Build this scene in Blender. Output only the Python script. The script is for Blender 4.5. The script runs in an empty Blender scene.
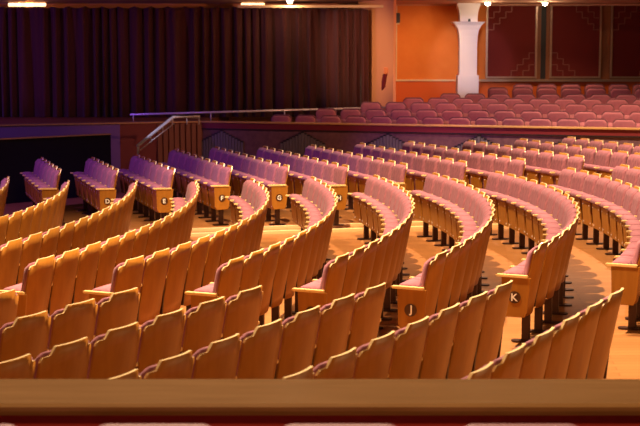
import bpy, bmesh, math, random
from mathutils import Vector, Matrix
random.seed(7)
PI = math.pi
sc = bpy.context.scene
COL = sc.collection
# ------------------------------------------------------------------ camera
F, YH, CAMH = 1370.8, 59.51, 2.718
PIT = math.atan((213 - YH) / F)
cam_d = bpy.data.cameras.new('camera'); cam = bpy.data.objects.new('camera', cam_d); COL.objects.link(cam)
cam.location = (0, 0, CAMH); cam.rotation_euler = (PI/2 - PIT, 0, 0)
cam_d.sensor_fit = 'HORIZONTAL'; cam_d.sensor_width = 36.0; cam_d.lens = F * 36.0 / 640
cam_d.clip_end = 200
cam_d.dof.use_dof = True; cam_d.dof.focus_distance = 14.5; cam_d.dof.aperture_fstop = cam_d.lens / 1000 / 0.017
sc.camera = cam
sc.view_settings.view_transform = 'Standard'; sc.view_settings.look = 'None'
sc.view_settings.gamma = 1.0; sc.view_settings.exposure = 0.0; sc.view_settings.use_curve_mapping = False

def ray(px, py):
    u = (px - 320) / F; v = (py - 213) / F
    c, s = math.cos(PIT), math.sin(PIT)
    return Vector((u, c - v * s, -s - v * c))
def at(px, py, Y):                      # world point seen at a photo pixel at distance Y
    d = ray(px, py); return Vector((0, 0, CAMH)) + d * (Y / d.y)
def hitz(px, py, z):
    d = ray(px, py); return Vector((0, 0, CAMH)) + d * ((z - CAMH) / d.z)
def project(P):
    X, Y, Z = P[0], P[1], P[2] - CAMH
    c, s = math.cos(PIT), math.sin(PIT)
    d = Y * c - Z * s; v = -(Y * s + Z * c)
    return 320 + F * X / d, 213 + F * v / d, d

# ------------------------------------------------------------------ materials
def mat(name, col, rough=.5, metal=0, coat=0, noise=None, bump=None, sheen=0, emit=None, spec=.5):
    m = bpy.data.materials.new(name); m.use_nodes = True
    nt = m.node_tree; b = nt.nodes['Principled BSDF']
    b.inputs['Base Color'].default_value = (*col, 1); b.inputs['Roughness'].default_value = rough
    b.inputs['Metallic'].default_value = metal; b.inputs['Coat Weight'].default_value = coat
    b.inputs['Sheen Weight'].default_value = sheen; b.inputs['Specular IOR Level'].default_value = spec
    if emit:
        b.inputs['Emission Color'].default_value = (*emit[0], 1); b.inputs['Emission Strength'].default_value = emit[1]
    if noise:                            # (scale xyz, colour2, detail)
        tc = nt.nodes.new('ShaderNodeTexCoord'); mp = nt.nodes.new('ShaderNodeMapping'); nz = nt.nodes.new('ShaderNodeTexNoise')
        mp.inputs['Scale'].default_value = noise[0]; nz.inputs['Scale'].default_value = 1; nz.inputs['Detail'].default_value = noise[2]
        nt.links.new(tc.outputs['Object'], mp.inputs['Vector']); nt.links.new(mp.outputs['Vector'], nz.inputs['Vector'])
        rp = nt.nodes.new('ShaderNodeValToRGB'); rp.color_ramp.elements[0].color = (*col, 1); rp.color_ramp.elements[1].color = (*noise[1], 1)
        rp.color_ramp.elements[0].position = .35; rp.color_ramp.elements[1].position = .68
        nt.links.new(nz.outputs['Fac'], rp.inputs['Fac']); nt.links.new(rp.outputs['Color'], b.inputs['Base Color'])
        if bump:
            bp = nt.nodes.new('ShaderNodeBump'); bp.inputs['Strength'].default_value = bump; bp.inputs['Distance'].default_value = .01
            nt.links.new(nz.outputs['Fac'], bp.inputs['Height']); nt.links.new(bp.outputs['Normal'], b.inputs['Normal'])
    return m
M = {}
M['ply'] = mat('plywood veneer', (.31, .118, .012), .42, coat=.0, spec=.3, noise=((16, 16, 1.6), (.37, .148, .018), 4))
M['edge'] = mat('pale lit plywood edge', (.92, .70, .36), .3, coat=.4)  # pale ply, with the overhead light on the tops put into the colour
M['arm'] = mat('pale varnished armrest', (.84, .56, .2), .3, coat=.3, noise=((30, 4, 30), (.9, .64, .28), 3))
M['velvet'] = mat('pink mauve velvet', (.19, .058, .08), .9, sheen=.05, noise=((34, 12, 12), (.32, .108, .135), 4))
M['dark'] = mat('dark brown metal', (.05, .018, .012), .45, metal=.3)
M['plate'] = mat('dark brown plaque', (.06, .02, .006), .4)
M['letter'] = mat('white lettering', (.9, .85, .75), .5)
M['tvelvet'] = mat('mauve tier velvet', (.36, .11, .13), .85, sheen=.1, noise=((9, 9, 9), (.42, .13, .155), 3))
M['tshell'] = mat('dark plum seat shell', (.21, .07, .085), .6)
def floor_mat():
    m = bpy.data.materials.new('oak plank floor'); m.use_nodes = True; nt = m.node_tree; b = nt.nodes['Principled BSDF']
    tc = nt.nodes.new('ShaderNodeTexCoord'); br = nt.nodes.new('ShaderNodeTexBrick'); mp = nt.nodes.new('ShaderNodeMapping')
    mp.inputs['Rotation'].default_value = (0, 0, .1)
    nt.links.new(tc.outputs['Object'], mp.inputs['Vector']); nt.links.new(mp.outputs['Vector'], br.inputs['Vector'])
    br.inputs['Color1'].default_value = (.30, .118, .033, 1); br.inputs['Color2'].default_value = (.355, .148, .044, 1)
    br.inputs['Mortar'].default_value = (.20, .07, .018, 1); br.inputs['Scale'].default_value = 1.0
    br.inputs['Mortar Size'].default_value = .004; br.inputs['Brick Width'].default_value = 1.4; br.inputs['Row Height'].default_value = .12
    nt.links.new(br.outputs['Color'], b.inputs['Base Color']); b.inputs['Roughness'].default_value = .38
    return m
M['floor'] = floor_mat()
M['nosing'] = mat('pale step nosing', (.75, .5, .22), .4)
M['orange'] = mat('orange plaster', (.72, .21, .03), .8, noise=((3, 3, 3), (.76, .24, .04), 5))
M['orange2'] = mat('deep orange dado paint', (.70, .13, .012), .7)
M['peach'] = mat('peach plaster', (.78, .33, .14), .8)
M['white'] = mat('white plaster', (.78, .72, .78), .6)
M['curtain'] = mat('dark maroon curtain cloth', (.066, .012, .010), .9, sheen=.1)
M['maroon'] = mat('maroon wall paint', (.20, .03, .02), .6)
M['slat'] = mat('brown timber slats', (.22, .07, .03), .5)
M['stagewall'] = mat('purple-lit stage panel', (.2, .1, .36), .6)  # purple wash of stage light is put into this colour
M['black'] = mat('black drape', (.004, .003, .004), .9)
M['cap'] = mat('tan rail capping', (.62, .36, .13), .3, coat=.3)
M['ledge'] = mat('varnished ledge wood', (.215, .108, .037), .2, coat=.6, noise=((2.5, 30, 30), (.26, .135, .05), 3))
M['band'] = mat('dark red band', (.17, .015, .02), .5)
M['perf'] = mat('mottled plum wall panel', (.13, .06, .075), .7, noise=((9, 9, 9), (.18, .085, .1), 5))
M['rib'] = mat('grey ribbed wall panel', (.15, .14, .15), .6)
M['dot'] = mat('black stud', (.01, .01, .012), .5)
M['steel'] = mat('brushed steel', (.78, .74, .78), .3, metal=.35)
M['frame'] = mat('dull metal frame', (.50, .36, .28), .32, metal=.8)
M['redpanel'] = mat('dark red fabric panel', (.14, .008, .004), .9)
M['fret'] = mat('dull bronze fretwork', (.26, .09, .06), .5, metal=.3)
M['woodwall'] = mat('red brown wood wall', (.22, .07, .02), .45, noise=((10, 10, 1.5), (.27, .09, .03), 4))
M['ceil'] = mat('ceiling paint', (.62, .32, .2), .8)
M['gold'] = mat('pale gold trim', (.75, .55, .3), .35)
M['lamp'] = mat('lit lamp glass', (1, 1, 1), .5, emit=((1, .86, .68), 14))
M['glow'] = mat('warm glow for lit wall', (1, .8, .5), .6, emit=((1, .62, .28), 2.6))  # emission stands in for the lit wall, not a lamp
M['carpet'] = mat('dark red carpet', (.12, .02, .02), .95)
M['parapet'] = mat('deep red parapet lining', (.34, .03, .02), .7)
M['grey'] = mat('dark grey plastic', (.03, .03, .035), .5)

# ------------------------------------------------------------------ mesh helpers
def box(bm, x0, x1, y0, y1, z0, z1, mi=0):
    vs = [bm.verts.new((x, y, z)) for x in (x0, x1) for y in (y0, y1) for z in (z0, z1)]
    for a in ((0, 1, 3, 2), (4, 6, 7, 5), (0, 4, 5, 1), (2, 3, 7, 6), (0, 2, 6, 4), (1, 5, 7, 3)):
        f = bm.faces.new([vs[i] for i in a]); f.material_index = mi
    return vs
def prism(bm, pts, a0, a1, axis='x', mi=0, mi_side=None):   # outline extruded along an axis
    def mk(p, a):
        return {'x': (a, p[0], p[1]), 'y': (p[0], a, p[1]), 'z': (p[0], p[1], a)}[axis]
    A = [bm.verts.new(mk(p, a0)) for p in pts]; B = [bm.verts.new(mk(p, a1)) for p in pts]
    n = len(pts)
    f = bm.faces.new(A); f.material_index = mi
    f = bm.faces.new(B[::-1]); f.material_index = mi
    for i in range(n):
        f = bm.faces.new([A[i], A[(i+1) % n], B[(i+1) % n], B[i]]); f.material_index = mi if mi_side is None else mi_side
def tube(bm, pts, r, n=8):
    rings = []
    for i, p in enumerate(pts):
        p = Vector(p); a = Vector(pts[max(i-1, 0)]); b = Vector(pts[min(i+1, len(pts)-1)])
        d = (b - a).normalized(); u = d.orthogonal().normalized(); w = d.cross(u)
        rings.append([bm.verts.new(p + (u * math.cos(2*PI*k/n) + w * math.sin(2*PI*k/n)) * r) for k in range(n)])
    for i in range(len(rings)-1):
        for k in range(n):
            bm.faces.new([rings[i][k], rings[i][(k+1) % n], rings[i+1][(k+1) % n], rings[i+1][k]])
    bm.faces.new(rings[0][::-1]); bm.faces.new(rings[-1])
def mesh(name, bm, mats, smooth=False, bevel=0):
    bmesh.ops.recalc_face_normals(bm, faces=bm.faces[:])
    me = bpy.data.meshes.new(name)
    if bevel:
        bmesh.ops.bevel(bm, geom=bm.edges[:], offset=bevel, segments=2, affect='EDGES', clamp_overlap=True)
    bm.to_mesh(me); bm.free()
    for m in (mats if isinstance(mats, (list, tuple)) else [mats]): me.materials.append(m)
    if smooth:
        for p in me.polygons: p.use_smooth = True
    return me
def link(name, me, parent=None):
    o = bpy.data.objects.new(name, me); COL.objects.link(o)
    if parent: o.parent = parent
    return o
def tag(o, label, cat, group=None):
    o['label'] = label; o['category'] = cat
    if group: o['group'] = group
    return o
def thing(name, label, cat, loc=(0, 0, 0), rz=0, group=None):
    o = bpy.data.objects.new(name, None); o.empty_display_size = .1; COL.objects.link(o)
    o.location = loc; o.rotation_euler = (0, 0, rz); return tag(o, label, cat, group)
def struct(name, bm, m, smooth=False, bevel=0):
    o = link(name, mesh(name, bm, m, smooth, bevel)); o['kind'] = 'structure'; return o
def seg_box(bm, P, Q, thick, z0, z1, mi=0, side=1):      # upright slab from P to Q, thickness to the far side
    P = Vector((P[0], P[1])); Q = Vector((Q[0], Q[1])); d = (Q - P).normalized(); n = Vector((-d.y, d.x)) * side * thick
    q = [P, Q, Q + n, P + n]
    prism(bm, [(v.x, v.y) for v in q], z0, z1, 'z', mi)

# ------------------------------------------------------------------ stalls layout
bx, by, RJ, DR, DZ = -14.3635, 17.8261, 16.5941, .9261, .0253
PB, PC, PHC, PHA = .5251, .5544, .3026, -.4735
cxy = Vector((2.2472, 23.1016)); axy = Vector((.3938, 9.6361)); CZ, AZ = .0966, .097
nC = Vector((math.cos(PHC), math.sin(PHC))); tC = Vector((-nC.y, nC.x))
nA = Vector((math.cos(PHA), math.sin(PHA))); tA = Vector((-nA.y, nA.x))
SL = DZ / DR
def zB(x, y): return SL * (math.hypot(x - bx, y - by) - RJ)
def zC(x, y): return CZ + SL * (Vector((x, y)) - cxy).dot(nC)
def zA(x, y): return AZ + DZ + SL * (Vector((x, y)) - axy).dot(nA)
BROWS = {}                               # centre x, y, radius, angle of near end, angle of far end
for c, (dRr, tn, tf, cs) in {'G': (-.116, -.3781, .2187, -.686), 'H': (-.144, -.347, .1943, -1.581), 'I': (-.098, -.3518, .1985, -.29),
         'J': (-.059, -.3743, .2181, 1.597), 'K': (.038, -.3837, .2469, 4.339), 'L': (.097, -.365, .1937, -.206), 'M': (.21, -.33, .192, -.435)}.items():
    BROWS[c] = (bx + cs, by, RJ + (ord(c) - 74) * DR + dRr - cs, tn, tf)
BROWS.update({'C': (-19.52, 18.82, 14.87, -.5, .24), 'D': (-18.559, 18.823, 14.866, -.5, .173), 'E': (-21.79, 18.6, 19.14, -.5, .125), 'F': (-19.56, 18.22, 17.886, -.313, .15), 'L': (-9.75, 18.5, 14.0, -.372, .205)})
CROWS = {'C': (.139, 1.723, 6), 'D': (.08, 1.16, 6), 'E': (.003, .701, 7), 'F': (.016, .625, 9), 'G': (-.062, .197, 10), 'H': (-.155, -.369, 10),
         'I': (-.151, -.567, 10), 'J': (-.102, -.712, 10), 'K': (-.043, -.836, 10), 'L': (.089, -.861, 9), 'M': (.186, -1.062, 9), 'N': (.24, -1.2, 7)}
AROWS = {1: (-.192, .397), 2: (-.104, .491), 3: (-.011, .098), 4: (.108, -.307), 5: (.199, -.679), 6: (.29, -1.05)}
ORD = ['zeroth', 'first', 'second', 'third', 'fourth', 'fifth', 'sixth', 'seventh', 'eighth', 'ninth', 'tenth', 'eleventh', 'twelfth', 'thirteenth',
       'fourteenth', 'fifteenth', 'sixteenth', 'seventeenth', 'eighteenth', 'nineteenth', 'twentieth', 'twenty-first', 'twenty-second']

# ------------------------------------------------------------------ the stalls seat (origin on the floor below the top of its back, +y forward)
LEAN = .20; CURV = .78; HW = .243
def ysh(x, z): return (.98 - z) * LEAN + CURV * x * x
def ztop(x):
    a = abs(x)
    if a < .150: return .98
    if a < .178: return .98 - .05 * (a - .150) / .028
    if a < .225: return .93 - .006 * (a - .178) / .047
    return .924 - .03 * ((a - .225) / .018) ** 2
def zbot(x):
    a = abs(x); return .275 if a < .19 else .275 + .07 * ((a - .19) / .063) ** 2
def make_shell():
    bm = bmesh.new(); T = .018
    xs = sorted(set([-HW, -.236, -.225, -.21, -.178, -.166, -.150, -.11, -.06, 0, .06, .11, .150, .166, .178, 0.21, .225, .236, HW])); nz = 6
    Fv, Bv = [], []
    for x in xs:
        zs = [zbot(x) + (ztop(x) - zbot(x)) * k / nz for k in range(nz + 1)]
        Bv.append([bm.verts.new((x, ysh(x, z), z)) for z in zs]); Fv.append([bm.verts.new((x * .985, ysh(x, z) + T, z)) for z in zs])
    n = len(xs)
    for i in range(n - 1):
        for k in range(nz):
            bm.faces.new([Bv[i][k], Bv[i+1][k], Bv[i+1][k+1], Bv[i][k+1]]).smooth = True
            bm.faces.new([Fv[i][k], Fv[i][k+1], Fv[i+1][k+1], Fv[i+1][k]]).smooth = True
        for k in (0, nz): bm.faces.new([Bv[i][k], Fv[i][k], Fv[i+1][k], Bv[i+1][k]]).material_index = 1
    for i in (0, n - 1):
        for k in range(nz): bm.faces.new([Bv[i][k], Bv[i][k+1], Fv[i][k+1], Fv[i][k]])  # side edges keep the darker veneer: shade put into their colour
    me = mesh('back_shell', bm, [M['ply'], M['edge']])
    return me
def make_cushion():
    bm = bmesh.new(); nx, nz = 14, 10; w = .246; z0, z1 = .46, .950
    Fv, Bv = [], []
    for i in range(nx + 1):
        u = -1 + 2 * i / nx; fr, br = [], []
        for k in range(nz + 1):
            v = -1 + 2 * k / nz
            # rounded corners
            x = u * w; z = (z0 + z1) / 2 + v * (z1 - z0) / 2
            cu = max(0, abs(u) - .8) / .2; cv = max(0, abs(v) - .86) / .14
            z -= math.copysign(.035 * cu * cu, v) * abs(v) ** 4
            y = ysh(x * .5, z) + .018 + .056 * (1 - abs(u) ** 7) ** .5 * (1 - abs(v) ** 10) ** .5 + .046
            fr.append(bm.verts.new((x, y, z))); br.append(bm.verts.new((x, ysh(x, z) + .016, z)))
        Fv.append(fr); Bv.append(br)
    for i in range(nx):
        for k in range(nz):
            bm.faces.new([Fv[i][k], Fv[i+1][k], Fv[i+1][k+1], Fv[i][k+1]]); bm.faces.new([Bv[i][k], Bv[i][k+1], Bv[i+1][k+1], Bv[i+1][k]])
        for k in (0, nz): bm.faces.new([Fv[i][k], Bv[i][k], Bv[i+1][k], Fv[i+1][k]])
    for i in (0, nx):
        for k in range(nz): bm.faces.new([Fv[i][k], Fv[i][k+1], Bv[i][k+1], Bv[i][k]])
    return mesh('back_cushion', bm, M['velvet'], True)
def make_seat_cushion():
    bm = bmesh.new()
    pts = [(.300, .33), (.325, .625), (.36, .627), (.378, .645), (.380, .67), (.366, .694), (.34, .705), (.28, .708), (.22, .70), (.195, .68), (.195, .63), (.22, .48), (.24, .33)]
    w = .226; xs = [(-w, .84), (-w + .012, .955), (-w + .035, 1), (w - .035, 1), (w - .012, .955), (w, .84)]
    c = Vector((.27, .56)); rings = []
    for x, s in xs: rings.append([bm.verts.new((x, c.x + (p[0] - c.x) * s, c.y + (p[1] - c.y) * s)) for p in pts])
    n = len(pts)
    for a in range(len(xs) - 1):
        for k in range(n): bm.faces.new([rings[a][k], rings[a][(k+1) % n], rings[a+1][(k+1) % n], rings[a+1][k]])
    bm.faces.new(rings[0][::-1]); bm.faces.new(rings[-1])
    me = mesh('seat_cushion', bm, M['velvet'], True); return me
def make_panel():
    bm = bmesh.new(); prism(bm, [(.305, .275), (.322, .275), (.352, .628), (.335, .628)], -.216, .216, 'x')
    bmesh.ops.bevel(bm, geom=bm.edges[:], offset=.003, segments=2, affect='EDGES')
    for x in (-.16, .16):                                    # pale bolt heads let into the top and bottom
        for z in (.575, .32): prism(bm, [(x + .011 * math.cos(2*PI*k/8), z + .011 * math.sin(2*PI*k/8)) for k in range(8)], .318, .322 + (z - .275) * .085 + .006, 'y', 1)
    return mesh('seat_panel', bm, [M['ply'], M['steel']])
def make_arm():
    bm = bmesh.new(); prism(bm, [(.115, .660), (.405, .664), (.425, .674), (.415, .690), (.115, .686)], -.023, .022, 'x')
    return mesh('armrest', bm, M['arm'], bevel=.004)
def make_support():
    bm = bmesh.new(); prism(bm, [(.125, .662), (.25, .662), (.25, .30), (.16, .30)], -.012, .012, 'x'); return mesh('arm_support', bm, M['dark'])
def make_pedestal():
    bm = bmesh.new(); prism(bm, [(.15, .012), (.225, .012), (.225, .36), (.15, .36)], -.027, .027, 'x')
    box(bm, -.19, .19, .20, .25, .325, .36)
    return mesh('pedestal', bm, M['dark'], bevel=.003)
def make_foot():
    bm = bmesh.new(); pts = []
    for k in range(10): a = PI * k / 9; pts.append((0.05 * math.cos(a), .28 + .05 * math.sin(a)))
    for k in range(10): a = PI + PI * k / 9; pts.append((0.05 * math.cos(a), .10 + .05 * math.sin(a)))
    prism(bm, pts, 0, .014, 'z'); return mesh('foot', bm, M['dark'])
def make_end():
    bm = bmesh.new(); prism(bm, [(.365, .662), (.355, .335), (.32, .285), (.14, .285), (.115, .34), (.085, .662)], -.013, .013, 'x')
    return mesh('end_panel', bm, M['ply'], bevel=.003)
def make_disc():
    bm = bmesh.new(); pts = [(.058 * math.cos(2*PI*k/24), .058 * math.sin(2*PI*k/24)) for k in range(24)]
    prism(bm, pts, 0, .005, 'x'); return mesh('letter_plaque', bm, M['plate'])
ME = dict(back_shell=make_shell(), back_cushion=make_cushion(), seat_cushion=make_seat_cushion(), seat_panel=make_panel(), armrest=make_arm(),
          arm_support=make_support(), pedestal=make_pedestal(), foot=make_foot(), end_panel=make_end(), disc=make_disc())
def letter_mesh(ch):
    cu = bpy.data.curves.new('letter', 'FONT'); cu.body = ch; cu.align_x = 'CENTER'; cu.align_y = 'CENTER'; cu.size = .098; cu.extrude = .0015; cu.offset = .002
    o = bpy.data.objects.new('tmp', cu); COL.objects.link(o)
    me = bpy.data.meshes.new_from_object(o.evaluated_get(bpy.context.evaluated_depsgraph_get()))
    bpy.data.objects.remove(o); me.materials.clear(); me.materials.append(M['letter'])
    xs = [v.co.x for v in me.vertices]; ys = [v.co.y for v in me.vertices]; mx, my = (min(xs)+max(xs))/2, (min(ys)+max(ys))/2
    for v in me.vertices:                                    # text right -> -y, up -> z, face -> -x
        x, y, z = v.co.x - mx, v.co.y - my, v.co.z; v.co = (-z, -x, y)
    return me
N_SEAT = [0]
def seat(loc, rz, label, group, pitch, end=None, letter=None):
    t = thing('auditorium_seat', label, 'seat', loc, rz, group); N_SEAT[0] += 1
    for n in ('back_shell', 'back_cushion', 'seat_panel', 'seat_cushion', 'pedestal', 'foot'): link(n, ME[n], t)
    a = link('armrest', ME['armrest'], t); a.location.x = pitch / 2
    s = link('arm_support', ME['arm_support'], t); s.location.x = pitch / 2
    if end:
        a = link('armrest', ME['armrest'], t); a.location.x = -pitch / 2
        e = link('end_panel', ME['end_panel'], t); e.location.x = -pitch / 2
        if letter:
            d = link('letter_plaque', ME['disc'], e); d.location = (-.018, .235, .475); d['label'] = 'round dark plaque with a white letter ' + letter
            l = link('letter', letter_mesh(letter), d); l.location = (-.002, 0, 0)
    return t
def visible(P, hgt=1.0, m=14):
    pts = [project((P[0] + dx, P[1], P[2] + dz)) for dx in (-.25, .25) for dz in (0, hgt)]
    if min(p[2] for p in pts) < 6.95: return False
    return max(p[0] for p in pts) > -m and min(p[0] for p in pts) < 640 + m and min(p[1] for p in pts) < 380

bdesc = {'C': 'leftmost middle-block row at the frame edge', 'D': 'second middle-block row from frame left', 'E': 'third middle-block row from frame left',
         'F': 'middle-block row three left of lettered I', 'G': 'middle-block row two left of lettered I', 'H': 'middle-block row just left of lettered I', 'I': 'curved middle-block row lettered I',
         'J': 'curved middle-block row lettered J', 'K': 'curved middle-block row lettered K', 'L': 'middle-block row just right of lettered K', 'M': 'middle-block row two right of lettered K'}
for c, (cx, cy, R, tn, tf) in BROWS.items():
    n = int(round((tf - tn) * R / PB))
    near_in = c in 'FGHIJKL'
    if near_in: dth = (tf - tn) / n
    else: dth = PB / R
    for k in range(n + 1):                     # k counts from the far end
        t = tf - k * dth
        Rk = R - (.085 * (k / n) ** 3 if c == 'K' else 0)
        P = (cx + Rk * math.cos(t), cy + Rk * math.sin(t)); z = zB(*P)
        if not visible((*P, z)): continue
        if near_in: lab = '%s pink seat from the near end of the %s' % (ORD[n - k + 1], bdesc[c])
        else: lab = '%s pink seat from the far end of the %s' % (ORD[k + 1], bdesc[c])
        seat((*P, z), t + PI / 2, lab, 'tip-up seats of the curved middle block', PB, end=(near_in and k == n), letter=c if (near_in and k == n and c in 'IJK') else None)
cdesc = {'C': 'far-block row just left of lettered D', 'D': 'far-block row lettered D', 'E': 'far-block row lettered E', 'F': 'far-block row lettered F', 'G': 'far-block row lettered G', 'H': 'far-block row lettered H',
         'I': 'far-block row just right of lettered H', 'J': 'far-block row two right of lettered H', 'K': 'far-block row three right of lettered H',
         'L': 'far-block row four right of lettered H', 'M': 'far-block row five right of lettered H', 'N': 'rightmost far-block row before the tier wall'}
for c, (dn, dt, n) in CROWS.items():
    i = ord(c) - ord('J')
    P0 = cxy + nC * (i * DR + dn) + tC * dt
    n0 = 4 if c == 'N' else 0
    if c == 'N': n = 9; P0 = P0
    for k in range(n):
        P = P0 + tC * (k * PC); z = zC(P.x, P.y)
        if not visible((P.x, P.y, z)): continue
        if c in 'MN': lab = '%s pink seat from the far end of the %s' % (ORD[n - k], cdesc[c])
        else: lab = '%s pink seat from the near end of the %s' % (ORD[k + 1], cdesc[c])
        seat((P.x, P.y, z), PHC + PI / 2, lab, 'tip-up seats of the far block', PC, end=(k == 0), letter=c if (k == 0 and c in 'DEFGH') else None)
adesc = {1: 'rightmost nearest-block row above the ledge', 2: 'nearest-block row second from the right', 3: 'nearest-block row third from the right', 4: 'nearest-block row fourth from the right',
         5: 'nearest-block row fifth from the right', 6: 'nearest-block row at the left frame edge'}
for r, (dn, dt) in AROWS.items():
    i = 3 - r; P0 = axy + nA * (i * DR + dn) + tA * dt
    for k in range(14):
        P = P0 - tA * (k * PB); z = zA(P.x, P.y)
        if not visible((P.x, P.y, z)): continue
        seat((P.x, P.y, z), PHA + PI / 2, '%s wood-backed seat from the far end of the %s' % (ORD[k + 1], adesc[r]), 'tip-up seats of the nearest block', PB)
print('stalls seats', N_SEAT[0])

# ------------------------------------------------------------------ floors
def slab(name, poly, zf, base, m):
    bm = bmesh.new(); top = [bm.verts.new((x, y, zf(x, y))) for x, y in poly]; bot = [bm.verts.new((x, y, base)) for x, y in poly]
    bm.faces.new(top); bm.faces.new(bot[::-1]); n = len(poly)
    for i in range(n): bm.faces.new([top[i], bot[i], bot[(i+1) % n], top[(i+1) % n]])
    return struct(name, bm, m)
bm = bmesh.new(); G = {}
for i in range(45):
    for j in range(45):
        x = -13 + i * .55; y = 5.9 + j * .66; G[i, j] = bm.verts.new((x, y, max(-.75, zB(x, y))))
for i in range(44):
    for j in range(44): bm.faces.new([G[i, j], G[i+1, j], G[i+1, j+1], G[i, j+1]])
struct('floor', bm, M['floor'])
def cend(c): dn, dt, n = CROWS[c]; return cxy + nC * ((ord(c) - 74) * DR + dn) + tC * dt
def aend(r): dn, dt = AROWS[r]; return axy + nA * ((3 - r) * DR + dn) + tA * dt
# far-block platform: two low steps facing the middle aisle
L0 = cend('D'); L1 = cend('L'); dl = (L1 - L0).normalized(); nl = Vector((dl.y, -dl.x))
def edge_poly(off, back):
    a = L0 + nl * off - dl * 2.2; b = L1 + nl * off + dl * 6
    return [(a.x, a.y), (b.x, b.y), (b.x + tC.x * back, b.y + tC.y * back), (a.x + tC.x * back, a.y + tC.y * back)]
slab('floor_far_platform', edge_poly(.50, 9), zC, -1, M['floor'])
slab('floor_step', edge_poly(.82, 1.2), lambda x, y: (zC(x, y) * .5 + zB(x, y) * .5), -1, M['floor'])
for off, zf, nm in ((.50, zC, 'trim_1'), (.82, lambda x, y: (zC(x, y) + zB(x, y)) * .5, 'trim_2')):
    bm = bmesh.new(); a = L0 + nl * off - dl * 2.2; b = L1 + nl * off + dl * 6; w = nl * .015; q = nl * -.10
    vs = []
    for P in (a, b):
        for o_, dz in ((w, .006), (q, .006), (q, -.045), (w, -.045)):
            X = P + o_; vs.append(bm.verts.new((X.x, X.y, zf(P.x, P.y) + dz)))
    for k in range(4): bm.faces.new([vs[k], vs[(k+1) % 4], vs[4 + (k+1) % 4], vs[4 + k]])
    bm.faces.new(vs[:4]); bm.faces.new(vs[4:][::-1]); struct(nm, bm, M['nosing'])
# near-block platform
Q0 = aend(6); Q1 = aend(1); da = (Q1 - Q0).normalized(); na = Vector((-da.y, da.x))
a = Q0 + na * .35 - da * 4; b = Q1 + na * .35 + da * 4
slab('floor_near_platform', [(a.x, a.y), (b.x, b.y), (b.x + .3, 5.9), (a.x - .3, 5.9)][::-1], zA, -1, M['floor'])

# ------------------------------------------------------------------ far tier (parapet, seats)
ZT = 1.25
W0 = hitz(202, 121.0, ZT); W1 = hitz(640, 128.3, ZT); dw = (W1 - W0); dw.z = 0; dw.normalize(); nw = Vector((dw.y, -dw.x, 0))
W2 = W1 + dw * 4
S0 = hitz(0, 124.6, ZT); ds = (W0 - S0); ds.z = 0; ds.normalize(); S00 = S0 - ds * 5
def wall_piece(name, P, Q, z0, z1, m, th=.15, off=0):
    bm = bmesh.new(); P = P.copy(); Q = Q.copy(); d = (Q - P).normalized(); n = Vector((d.y, -d.x, 0)) * off
    seg_box(bm, P + n, Q + n, th, z0, z1); return struct(name, bm, m)
zband = CAMH - (132 - YH) * 31 / F
wall_piece('wall_tier', W0, W2, -.6, zband, M['perf'])
wall_piece('trim_3', W0, W2, zband, ZT - .03, M['band'], .2, .03)
wall_piece('trim_4', W0, W2, ZT - .03, ZT, M['cap'], .32, .07)
wall_piece('trim_5', W0, W2, zband - .025, zband, M['dot'], .05, .035)
# fan-shaped ribbed appliques along the tier wall
for px in (222, 303, 388, 479, 570):
    d = ray(px, 140); s = ((W0 - Vector((0, 0, CAMH))).cross(dw)).z / d.cross(dw).z
    P = Vector((0, 0, CAMH)) + d * s
    root = thing('wall_relief', 'ribbed grey fan-shaped relief on the tier wall, ' + {222: 'leftmost of five', 303: 'second from left', 388: 'middle one of five', 479: 'fourth from left', 570: 'rightmost of five'}[px], 'wall relief',
                 (P.x, P.y, .2), math.atan2(dw.y, dw.x), 'ribbed reliefs along the tier wall')
    bm = bmesh.new()
    for k in range(-7, 8):
        x = k * .075; h = (zband - .03 - .2) - abs(k) * .036 - .035
        box(bm, x - .03, x + .03, -.03, 0.01, 0, h); box(bm, x - .03, x + .03, -.036, 0.0, h, h + .028, 1)
    link('ribs', mesh('ribs', bm, [M['rib'], M['dot']]), root)
# stage side
Sx = S0 + ds * ((117 / 202) * (W0 - S0).length)
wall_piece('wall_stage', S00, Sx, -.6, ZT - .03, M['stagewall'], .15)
wall_piece('wall_stair', Sx, W0, -.6, ZT - .03, M['maroon'], .15)
wall_piece('trim_6', S00, W0, ZT - .03, ZT, M['cap'], .3, .05)
# slatted timber panel behind the stair rail
A_ = Sx + ds * ((38 / 85) * (W0 - Sx).length); ln = (W0 - A_).length
root = thing('slatted_panel', 'brown slatted timber panel on the wall behind the stair handrail', 'wall panel', (A_.x, A_.y, -.3), math.atan2(ds.y, ds.x))
bm = bmesh.new(); k = 0
while k * .14 < ln - .1: box(bm, k * .14, k * .14 + .105, -.05, 0, 0, ZT + .24); k += 1
link('slats', mesh('slats', bm, M['slat']), root)
# deck of stage and tier
bm = bmesh.new()
pts = [(S00.x, S00.y), (W0.x, W0.y), (W0.x + .5, 38), (-14, 38)]
prism(bm, [(x, y + .1) for x, y in pts], ZT - .25, ZT - .01, 'z'); struct('floor_stage', bm, M['slat'])
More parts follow.
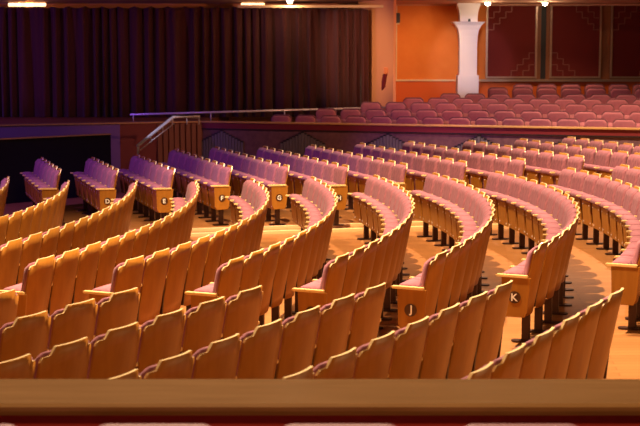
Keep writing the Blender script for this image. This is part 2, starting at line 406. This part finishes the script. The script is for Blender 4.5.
# tier seats and the stepped tier
def tier_shell():
    bm = bmesh.new(); pts = [(-.26, .40), (.26, .40), (.26, .80), (.245, .835), (.19, .88), (.17, .885), (-.17, .885), (-.19, .88), (-.245, .835), (-.26, .80)]
    prism(bm, pts, -.045, .0, 'y'); return mesh('back_shell', bm, M['tshell'], bevel=.004)
def tier_pad():
    bm = bmesh.new(); o = [(-.25, .46), (.25, .46), (.25, .77), (.235, .80), (.18, .848), (.165, .852), (-.165, .852), (-.18, .848), (-.235, .80), (-.25, .77)]
    c = Vector((0, .65)); rings = []
    for s, y in ((1, .0), (1, .04), (.94, .06), (.8, .068)):
        rings.append([bm.verts.new((p[0] * s, y, c.y + (p[1] - c.y) * s)) for p in o])
    n = len(o)
    for a in range(3):
        for k in range(n): bm.faces.new([rings[a][k], rings[a][(k+1) % n], rings[a+1][(k+1) % n], rings[a+1][k]])
    bm.faces.new(rings[0][::-1]); bm.faces.new(rings[-1]); return mesh('back_cushion', bm, M['tvelvet'], True)
def tier_seat_pad():
    bm = bmesh.new(); box(bm, -.24, .24, .06, .34, .38, .62); return mesh('seat_cushion', bm, M['tvelvet'], True, .02)
def tier_base():
    bm = bmesh.new(); box(bm, -.05, .05, .0, .3, .0, .40); box(bm, -.2, .2, .0, .36, 0, .02); return mesh('pedestal', bm, M['dark'], bevel=.004)
TM = dict(back_shell=tier_shell(), back_cushion=tier_pad(), seat_cushion=tier_seat_pad(), pedestal=tier_base())
def tier_seat(loc, rz, label, group, pale=False):
    t = thing('tier_seat', label, 'seat', loc, rz, group)
    for n in TM: link(n, TM[n], t)
    return t
#  first px, count, y at px 500, D, angle
TR = [(281.5, 15, 117.3, 31.75, -.30), (326, 13, 110, 32.55, -.28), (370.5, 11, 102.8, 33.35, -.25), (412.5, 10, 98, 34.15, -.22), (449, 9, 93.5, 34.95, -.18), (496, 7, 87.3, 35.75, -.10), (521, 6, 83.7, 36.55, -.05)]
PT = .628
for r, (px0, cnt, y5, D, a) in enumerate(TR):
    c5 = at(500, y5, D); z = c5.z - .885; dr = Vector((math.cos(a), math.sin(a)))
    # start point on the row line under px0
    d = ray(px0, 213); k = (c5.x * dr.y - c5.y * dr.x) / (d.x * dr.y - d.y * dr.x); S = Vector((d.x * k, d.y * k))
    for i in range(cnt):
        P = S + dr * (i * PT)
        if project((P.x, P.y, z + .8))[0] > 660: break
        rn = ['front row', 'second row', 'third row', 'fourth row', 'fifth row', 'sixth row', 'back row'][r]
        tier_seat((P.x, P.y, z), a + PI, '%s mauve round-cornered seat from the left in the %s of the rear tier' % (ORD[i + 1], rn), 'seats on the rear tier')
    # the step this row stands on
    bm = bmesh.new(); a0 = S - dr * .8; b0 = S + dr * (cnt * PT + .6); n = Vector((-dr.y, dr.x))
    fr = n * -.48; bk = n * .40
    prism(bm, [tuple(a0 + fr), tuple(b0 + fr), tuple(b0 + bk), tuple(a0 + bk)], .1, z - .001, 'z'); struct('floor_tier_%d' % (r + 1), bm, M['carpet'])

# ------------------------------------------------------------------ rear wall, column, panels, curtain, ceiling
DW = 37.5; ZC = 4.2
def wx(px, D=DW): return (px - 320) / F * D * 1.0 * 1.0 * (1 / math.cos(0)) if False else at(px, 60, D).x
zd = at(500, 80.3, DW).z; zd2 = at(420, 80.5, DW).z
bm = bmesh.new(); box(bm, wx(380), wx(487), DW, DW + .2, zd2, ZC); struct('wall_rear', bm, M['orange'])
bm = bmesh.new(); box(bm, wx(487), wx(700), DW, DW + .2, zd, ZC); struct('wall_rear_right', bm, M['woodwall'])
bm = bmesh.new(); box(bm, wx(380), wx(700), DW - .01, DW + .2, .5, zd2); struct('wall_rear_dado', bm, M['orange2'])
bm = bmesh.new(); box(bm, wx(396), wx(487), DW - .06, DW, zd2 - .02, zd2 + .03); box(bm, wx(395.5), wx(396.8), DW - .05, DW, zd2 + .03, ZC); struct('trim_7', bm, M['gold'])
bm = bmesh.new(); box(bm, wx(480), wx(700), DW - .14, DW, zd - .035, zd + .03); struct('trim_8', bm, M['frame'])
# wing wall beside the curtain
p0 = at(358, 110, 35.75); p1 = at(394, 110, 34.2)
bm = bmesh.new(); seg_box(bm, p0, p1, .05, .9, ZC); struct('wall_wing', bm, M['peach'])
bm = bmesh.new(); box(bm, p1.x - .03, p1.x + .03, p1.y - .05, DW, .9, ZC); struct('trim_9', bm, M['peach'])
# curtain with deep folds
def curtain(name, px0, px1, D, z0, ztop_, label, fold, amp, seed):
    rnd = random.Random(seed); x0, x1 = wx(px0, D), wx(px1, D)
    bm = bmesh.new(); nx = int((x1 - x0) / fold * 12); rows = [0, .2, .5, .8, .93, 1]; V = []
    ph = 0; phs = []; amps = []
    for i in range(nx + 1):
        phs.append(ph); ph += 2 * PI / 12 * (1 + .35 * math.sin(i * .13 + seed) + .25 * math.sin(i * .051)); amps.append(amp * (.75 + .45 * math.sin(i * .07 + seed) ** 2))
    for i in range(nx + 1):
        x = x0 + (x1 - x0) * i / nx; col = []
        for rr in rows:
            f = 1 - .55 * rr ** 3
            y = D + amps[i] * f * math.sin(phs[i]) + .03 * math.sin(2.1 * phs[i] + rr * 2)
            sag = .055 * (1 - abs(math.sin(PI * (x - x0) / .42)) ** .6) if rr == 1 else 0
            z = z0 + (ztop_ - z0) * rr - (.075 - sag if rr == 1 else 0)
            col.append(bm.verts.new((x + .03 * math.sin(phs[i] * 2) * (1 - rr), y, z)))
        V.append(col)
    for i in range(nx):
        for k in range(len(rows) - 1): bm.faces.new([V[i][k], V[i+1][k], V[i+1][k+1], V[i][k+1]])
    o = link(name, mesh(name, bm, M['curtain'], True)); md = o.modifiers.new('thick', 'SOLIDIFY'); md.thickness = .012
    return tag(o, label, 'curtain')
zct = at(200, 7, 35.2).z + .05
curtain('stage_curtain', -45, 338, 35.3, ZT, zct, 'long dark maroon pleated curtain hanging across the stage behind the rail', .31, .13, 1)
curtain('stage_curtain', 326, 368, 34.95, ZT - .1, zct - .05, 'short gathered curtain end hanging beside the orange wing wall', .30, .10, 4)
# ceiling, beam, track
bm = bmesh.new(); box(bm, -14, 14, 31.5, DW + .3, ZC, ZC + .2); struct('ceiling', bm, M['ceil'])
bm = bmesh.new(); box(bm, -14, wx(366, 36.9), 36.9, 37.1, 1, ZC); struct('wall_stage_back', bm, M['peach'])
zt = at(300, 6.5, 34.7).z
bm = bmesh.new(); box(bm, wx(238, 34.7), wx(393, 34.7), 34.66, 34.74, zt - .03, zt + .035); tag(link('curtain_track', mesh('curtain_track', bm, M['gold'])), 'pale cream curtain track bar under the ceiling beside the wing wall', 'curtain rail')
bm = bmesh.new(); box(bm, wx(396), wx(700), DW - .12, DW, at(500, 5.8, DW).z, ZC); struct('trim_10', bm, M['ceil'])
# column
root = thing('column', 'white plaster column with flared capital between orange wall and red panels', 'column', (wx(467.5, 36.8), 36.8, .9))
def loft(bm, secs):
    rings = [[bm.verts.new((sx * w, sy * d, z)) for sx, sy in ((-1, -1), (1, -1), (1, 1), (-1, 1))] for w, d, z in secs]
    for a in range(len(rings) - 1):
        for k in range(4): bm.faces.new([rings[a][k], rings[a][(k+1) % 4], rings[a+1][(k+1) % 4], rings[a+1][k]])
    bm.faces.new(rings[0][::-1]); bm.faces.new(rings[-1])
zz = lambda py: at(467, py, 36.8).z - .9
px = 36.8 / F
bm = bmesh.new(); loft(bm, [(8.6*px, .2, 0), (8.6*px, .2, zz(44)), (9*px, .21, zz(36)), (10*px, .23, zz(30)), (12.5*px, .27, zz(25.5)), (16*px, .34, zz(22))]); link('shaft', mesh('shaft', bm, M['white']), root)
bm = bmesh.new(); loft(bm, [(8.6*px, .2, zz(22)), (8.8*px, .2, zz(16)), (9.6*px, .22, zz(10)), (11.2*px, .25, zz(5.5)), (11.2*px, .25, ZC - .9)]); link('capital', mesh('capital', bm, M['white']), root)
bm = bmesh.new(); loft(bm, [(10.4*px, .24, 0), (10.4*px, .24, zz(75.2))]); 
for v in bm.verts: pass
link('plinth', mesh('plinth', bm, M['white']), root)
bm = bmesh.new(); box(bm, -.03, .03, -.35, -.28, zz(22), zz(19.2)); link('bracket', mesh('bracket', bm, M['grey']), root)
# framed red panels with stepped fretwork
def red_panel(px0, px1, label, corners):
    x0, x1 = wx(px0, DW - .05), wx(px1, DW - .05); z0, z1 = at(500, 76.5, DW).z, at(500, 6, DW).z
    root = thing('wall_panel', label, 'wall panel', (x0, DW - .02, z0), 0, 'framed red wall panels'); w, h = x1 - x0, z1 - z0
    bm = bmesh.new(); box(bm, 0, w, -.02, .0, 0, h); link('fabric', mesh('fabric', bm, M['redpanel']), root)
    bm = bmesh.new(); t = .05
    for q in ((-t, 0, -t, h), (w, w + t, -t, h), (0, w, -t, 0)): box(bm, q[0], q[1], -.07, 0, q[2], q[3])
    link('frame', mesh('frame', bm, M['frame'], bevel=.008), root)
    for cxn, czn in corners:
        bm = bmesh.new()
        for nst, s in ((4, .16), (2, .16)):                 # stepped lines climbing away from the corner
            for k in range(nst):
                xa, xb = k * s, (k + 1) * s; za = (nst - k) * s
                for qx0, qx1, qz0, qz1 in ((xa, xb, za - .012, za + .012), (xb - .012, xb + .012, za - s, za)):
                    X0, X1 = (qx0, qx1) if cxn == 0 else (w - qx1, w - qx0); Z0, Z1 = (qz0, qz1) if czn == 0 else (h - qz1, h - qz0)
                    box(bm, max(0, X0), min(w, X1), -.04, -.018, max(0, Z0), min(h, Z1))
        link('fretwork', mesh('fretwork', bm, M['fret']), root)
red_panel(487.5, 535, 'metal-framed dark red panel nearest the white column, stepped corner fretwork', [(0, 1), (1, 0)])
red_panel(551.5, 599, 'metal-framed dark red panel in the middle, right of the dark slot', [(1, 1), (0, 0)])
red_panel(612, 664, 'metal-framed dark red panel cut off by the right picture edge', [(0, 1), (1, 0)])
bm = bmesh.new(); box(bm, wx(540.5), wx(545.5), DW - .02, DW, zd + .03, ZC - .05); struct('trim_11', bm, M['dot'])
# fittings
pp = at(397.6, 18, 36.6)
root = thing('wall_speaker', 'small dark wall speaker high beside the orange wall corner', 'speaker', (pp.x, pp.y, pp.z))
bm = bmesh.new(); box(bm, -.06, .06, -.1, .1, -.13, .13); link('cabinet', mesh('cabinet', bm, M['grey'], bevel=.01), root)
bm = bmesh.new(); box(bm, -.02, .02, .08, DW - pp.y, -.03, .03); link('bracket', mesh('bracket', bm, M['grey']), root)
bm = bmesh.new(); box(bm, -.045, .045, -.11, -.1, -.17, -.135); link('badge', mesh('badge', bm, M['gold']), root)
f = (386.5 - 358) / 36.0; qq = p0.lerp(p1, f); wa = math.atan2((p1 - p0).y, (p1 - p0).x)
root = thing('wall_sconce', 'small peach box sconce on the wing wall beside the curtain', 'wall lamp', (qq.x, qq.y, at(386, 70, qq.y).z), wa)
bm = bmesh.new(); box(bm, -.07, .07, -.12, -.001, -.1, .06); link('housing', mesh('housing', bm, M['peach'], bevel=.008), root)
bm = bmesh.new(); prism(bm, [(-.16, -.5), (-.05, -.42), (.05, -.1), (-.09, -.1), (-.15, -.28)], -.05, -.005, 'y'); link('shadow_shape', mesh('shadow_shape', bm, M['band']), root)  # dark slab shaped like the shadow below the sconce
for px, D, lb in ((290, 34.4, 'small round lit ceiling downlight above the curtain track'), (487, 35.7, 'small round lit ceiling downlight just right of the column'), (544, 35.7, 'small round lit ceiling downlight above the dark wall slot')):
    X = wx(px, D); root = thing('ceiling_light', lb, 'ceiling light', (X, D, ZC), 0)
    bm = bmesh.new(); bmesh.ops.create_uvsphere(bm, u_segments=16, v_segments=8, radius=.075); link('bulb', mesh('bulb', bm, M['lamp'], True), root).location.z = -.03
    bm = bmesh.new(); bmesh.ops.create_cone(bm, cap_ends=True, segments=20, radius1=.1, radius2=.1, depth=.03); link('trim_ring', mesh('trim_ring', bm, M['gold']), root).location.z = -.012
# glowing blocks added for the lit wall behind the curtain heading
for px, w, lb in ((16, .16, 'leftmost'), (27, .2, 'second'), (37, .26, 'third'), (246, .12, 'fourth'), (257, .2, 'rightmost')):
    o = thing('wall_glow', 'warm glow block standing for lit wall over the curtain heading, %s of five' % lb, 'light', (wx(px, 35.55), 35.55, at(px, 4.5, 35.55).z), 0, 'glow blocks for the lit wall above the curtain')
    bm = bmesh.new(); box(bm, -w, w, -.03, .03, -.05, .04); link('glow_block', mesh('glow_block', bm, M['glow'], bevel=.01), o)
# hand rails
def rail(name, label, pts, r, posts, zfoot, lower=None):
    root = thing(name, label, 'railing', (pts[0][0], pts[0][1], zfoot)); o = Vector(root.location)
    bm = bmesh.new(); tube(bm, [Vector(p) - o for p in pts], r); link('top_rail', mesh('top_rail', bm, M['steel'], True), root)
    for p, b in posts:
        bm = bmesh.new(); tube(bm, [Vector(p) - o, Vector(b) - o], .014); link('post', mesh('post', bm, M['steel'], True), root)
    if lower:
        bm = bmesh.new(); tube(bm, [Vector(p) - o for p in lower], .012); link('lower_rail', mesh('lower_rail', bm, M['steel'], True), root)
a, b = at(130, 114.6, 33.2), at(392, 107.3, 34.6)
ps = [a.lerp(b, q) for q in (.012, .30, .58, .86, 1)]
rail('stage_rail', 'long thin metal rail running along the stage edge below the curtain', [a, b], .026, [(p, Vector((p.x, p.y, ZT - .02))) for p in ps], ZT)
D = 31.0; q = [at(137.5, 146, D - 1.6), at(173, 117, D), at(199.5, 117, D + .25)]
low = [at(140, 150, D - 1.6), at(174, 123.5, D)]
posts = []
for f in (.03, .36, .70, .98):
    P = q[0].lerp(q[1], f); posts.append((P, P - Vector((0, 0, .17))))
for f in (.52, .98): P = q[1].lerp(q[2], f); posts.append((P, P - Vector((0, 0, .17))))
P = q[0]; posts.append((P, Vector((P.x, P.y, -.4))))
rail('stair_handrail', 'sloping metal stair handrail in front of the slatted timber panel', q, .036, posts, -.3, low)
# black pit barrier on the left
a, b = at(-40, 150, 26.2), at(111, 150, 28.0)
root = thing('pit_barrier', 'low black barrier with tan top edge behind the far-left seats', 'barrier', (a.x, a.y, -.5), math.atan2(b.y - a.y, b.x - a.x)); ln = ((b - a).xy).length
z0 = at(-40, 141.6, 26.2).z + .5; z1 = at(111, 134.6, 28.0).z + .5
bm = bmesh.new(); prism(bm, [(0, 0), (ln, 0), (ln, z1), (0, z0)], 0, .12, 'y'); link('panel', mesh('panel', bm, M['black']), root)
bm = bmesh.new(); prism(bm, [(0, z0), (ln, z1), (ln, z1 + .022), (0, z0 + .022)], -.02, .14, 'y'); link('top_edge', mesh('top_edge', bm, M['cap']), root)
bm = bmesh.new(); zk = -.2 + .5; box(bm, 0, ln, -.05, 0, 0, zk + .02); link('kick_strip', mesh('kick_strip', bm, M['nosing']), root)
# ------------------------------------------------------------------ near tier: ledge and seat backs
zl = 1.25; yf = hitz(320, 378.5, zl).y; yn = hitz(320, 404, zl).y
bm = bmesh.new(); prism(bm, [(yn, zl - .05), (yn - .008, zl - .03), (yn - .008, zl - .012), (yn + .01, zl), (yf - .01, zl), (yf, zl - .012), (yf, zl - .05)], -4, 4, 'x')
o = tag(link('ledge', mesh('ledge', bm, M['ledge'])), 'long varnished wooden ledge capping the parapet across the foreground', 'ledge'); o.rotation_euler.z = 0.0
bm = bmesh.new(); box(bm, -4, 4, yn + .05, yf - .06, -.6, zl - .05); struct('wall_parapet', bm, M['parapet'])
bm = bmesh.new(); box(bm, -4, 4, 2.5, yn + .05, -.6, .62); struct('floor_near_tier', bm, M['carpet'])
for i, px in enumerate((-40, 155, 340, 521)):
    P = at(px, 423.5, 4.65); tier_seat((P.x, P.y, P.z - .885), 0, 'tier seat back just showing below the foreground ledge, %s of four' % ['leftmost', 'second from left', 'third from left', 'rightmost'][i], 'near tier seats below the ledge')

# ------------------------------------------------------------------ lights
def spot(name, loc, tgt, col, power, ang, rad=.12, blend=.5):
    l = bpy.data.lights.new(name, 'SPOT'); l.color = col; l.energy = power; l.spot_size = math.radians(ang); l.spot_blend = blend; l.shadow_soft_size = rad
    o = bpy.data.objects.new(name, l); COL.objects.link(o); o.location = loc
    o.rotation_euler = (Vector(tgt) - Vector(loc)).to_track_quat('-Z', 'Y').to_euler(); return o
PURP = (.36, .12, 1.0)
spot('spot_key', (-.5, 15.8, 12), (2.4, 16, .4), (1, .72, .45), 16500, 88)
spot('spot_near', (-1.2, 12.5, 10), (-.2, 9.5, .8), (1, .72, .46), 9000, 80)
spot('spot_right', (10, 13, 5.5), (0, 11.5, .5), (1, .64, .3), 480, 70)
spot('spot_far', (6, 24.5, 11), (6.3, 24, .4), (1, .70, .46), 11500, 90)
spot('spot_left', (-4.5, 18, 11), (-4, 18, .4), (1, .66, .40), 4500, 70)
spot('spot_fill', (3, -1, 8), (0, 10, .5), (1, .56, .21), 1750, 100, .3)  # unseen fill added to lift the seat backs and parapet
spot('spot_purple', (-11, 20, 8), (-4.2, 24, .6), PURP, 3900, 40)
spot('spot_tier', (7.5, 30.6, 6.5), (5.5, 34, 1.8), (1, .66, .42), 600, 60)
spot('spot_wall_purple', (-9, 24, 5), (-7, 31, 1.0), PURP, 420, 50)
spot('spot_wall_blue', (1.5, 28.5, 2.4), (3, 31, .7), (.2, .1, 1), 110, 90)
spot('spot_wall', (3.1, 34.2, 4.0), (2.75, 37.5, 2.4), (1, .62, .3), 240, 62, .05, .9)
spot('spot_wing', (-1.5, 30, 4.0), (1.5, 35.6, 2.6), (1, .62, .36), 950, 34, .15, 1.0)  # unseen spot added to light the wing wall
spot('spot_column', (3.2, 31, 4.1), (4.0, 36.8, 2.8), (.85, .78, 1), 420, 22)
spot('spot_rail', (-5, 26, 6.5), (-3.4, 30.4, 1.2), (.75, .7, 1), 1500, 12)  # unseen spot added to brighten the stair handrail
spot('spot_curtain', (5, 26, 3.9), (-1.5, 35.3, 2.5), (1, .40, .24), 800, 60)
spot('spot_curtain_purple', (-12, 30, 3.5), (-6, 35.3, 2.5), (.3, .1, 1), 700, 70)
for X, Y, P in ((.6, 32.6, 40), (4.0, 32.2, 300), (7.2, 31.3, 380), (6, 35.2, 150)):
    spot('spot_tier_down', (X, Y, 4.12), (X, Y - .3, 1), (1, .62, .38), P, 140, .06)  # unseen spots without fittings, added to light the tier seats
for px in (290, 487, 544):
    D = 34.4 if px == 290 else 35.7
    l = bpy.data.lights.new('lamp_downlight', 'POINT'); l.color = (1, .75, .45); l.energy = 18; l.shadow_soft_size = .07
    o = bpy.data.objects.new('lamp_downlight', l); COL.objects.link(o); o.location = (wx(px, D), D, ZC - .16)
w = bpy.data.worlds.new('world'); sc.world = w; w.use_nodes = True
w.node_tree.nodes['Background'].inputs[0].default_value = (.9, .5, .35, 1); w.node_tree.nodes['Background'].inputs[1].default_value = .03
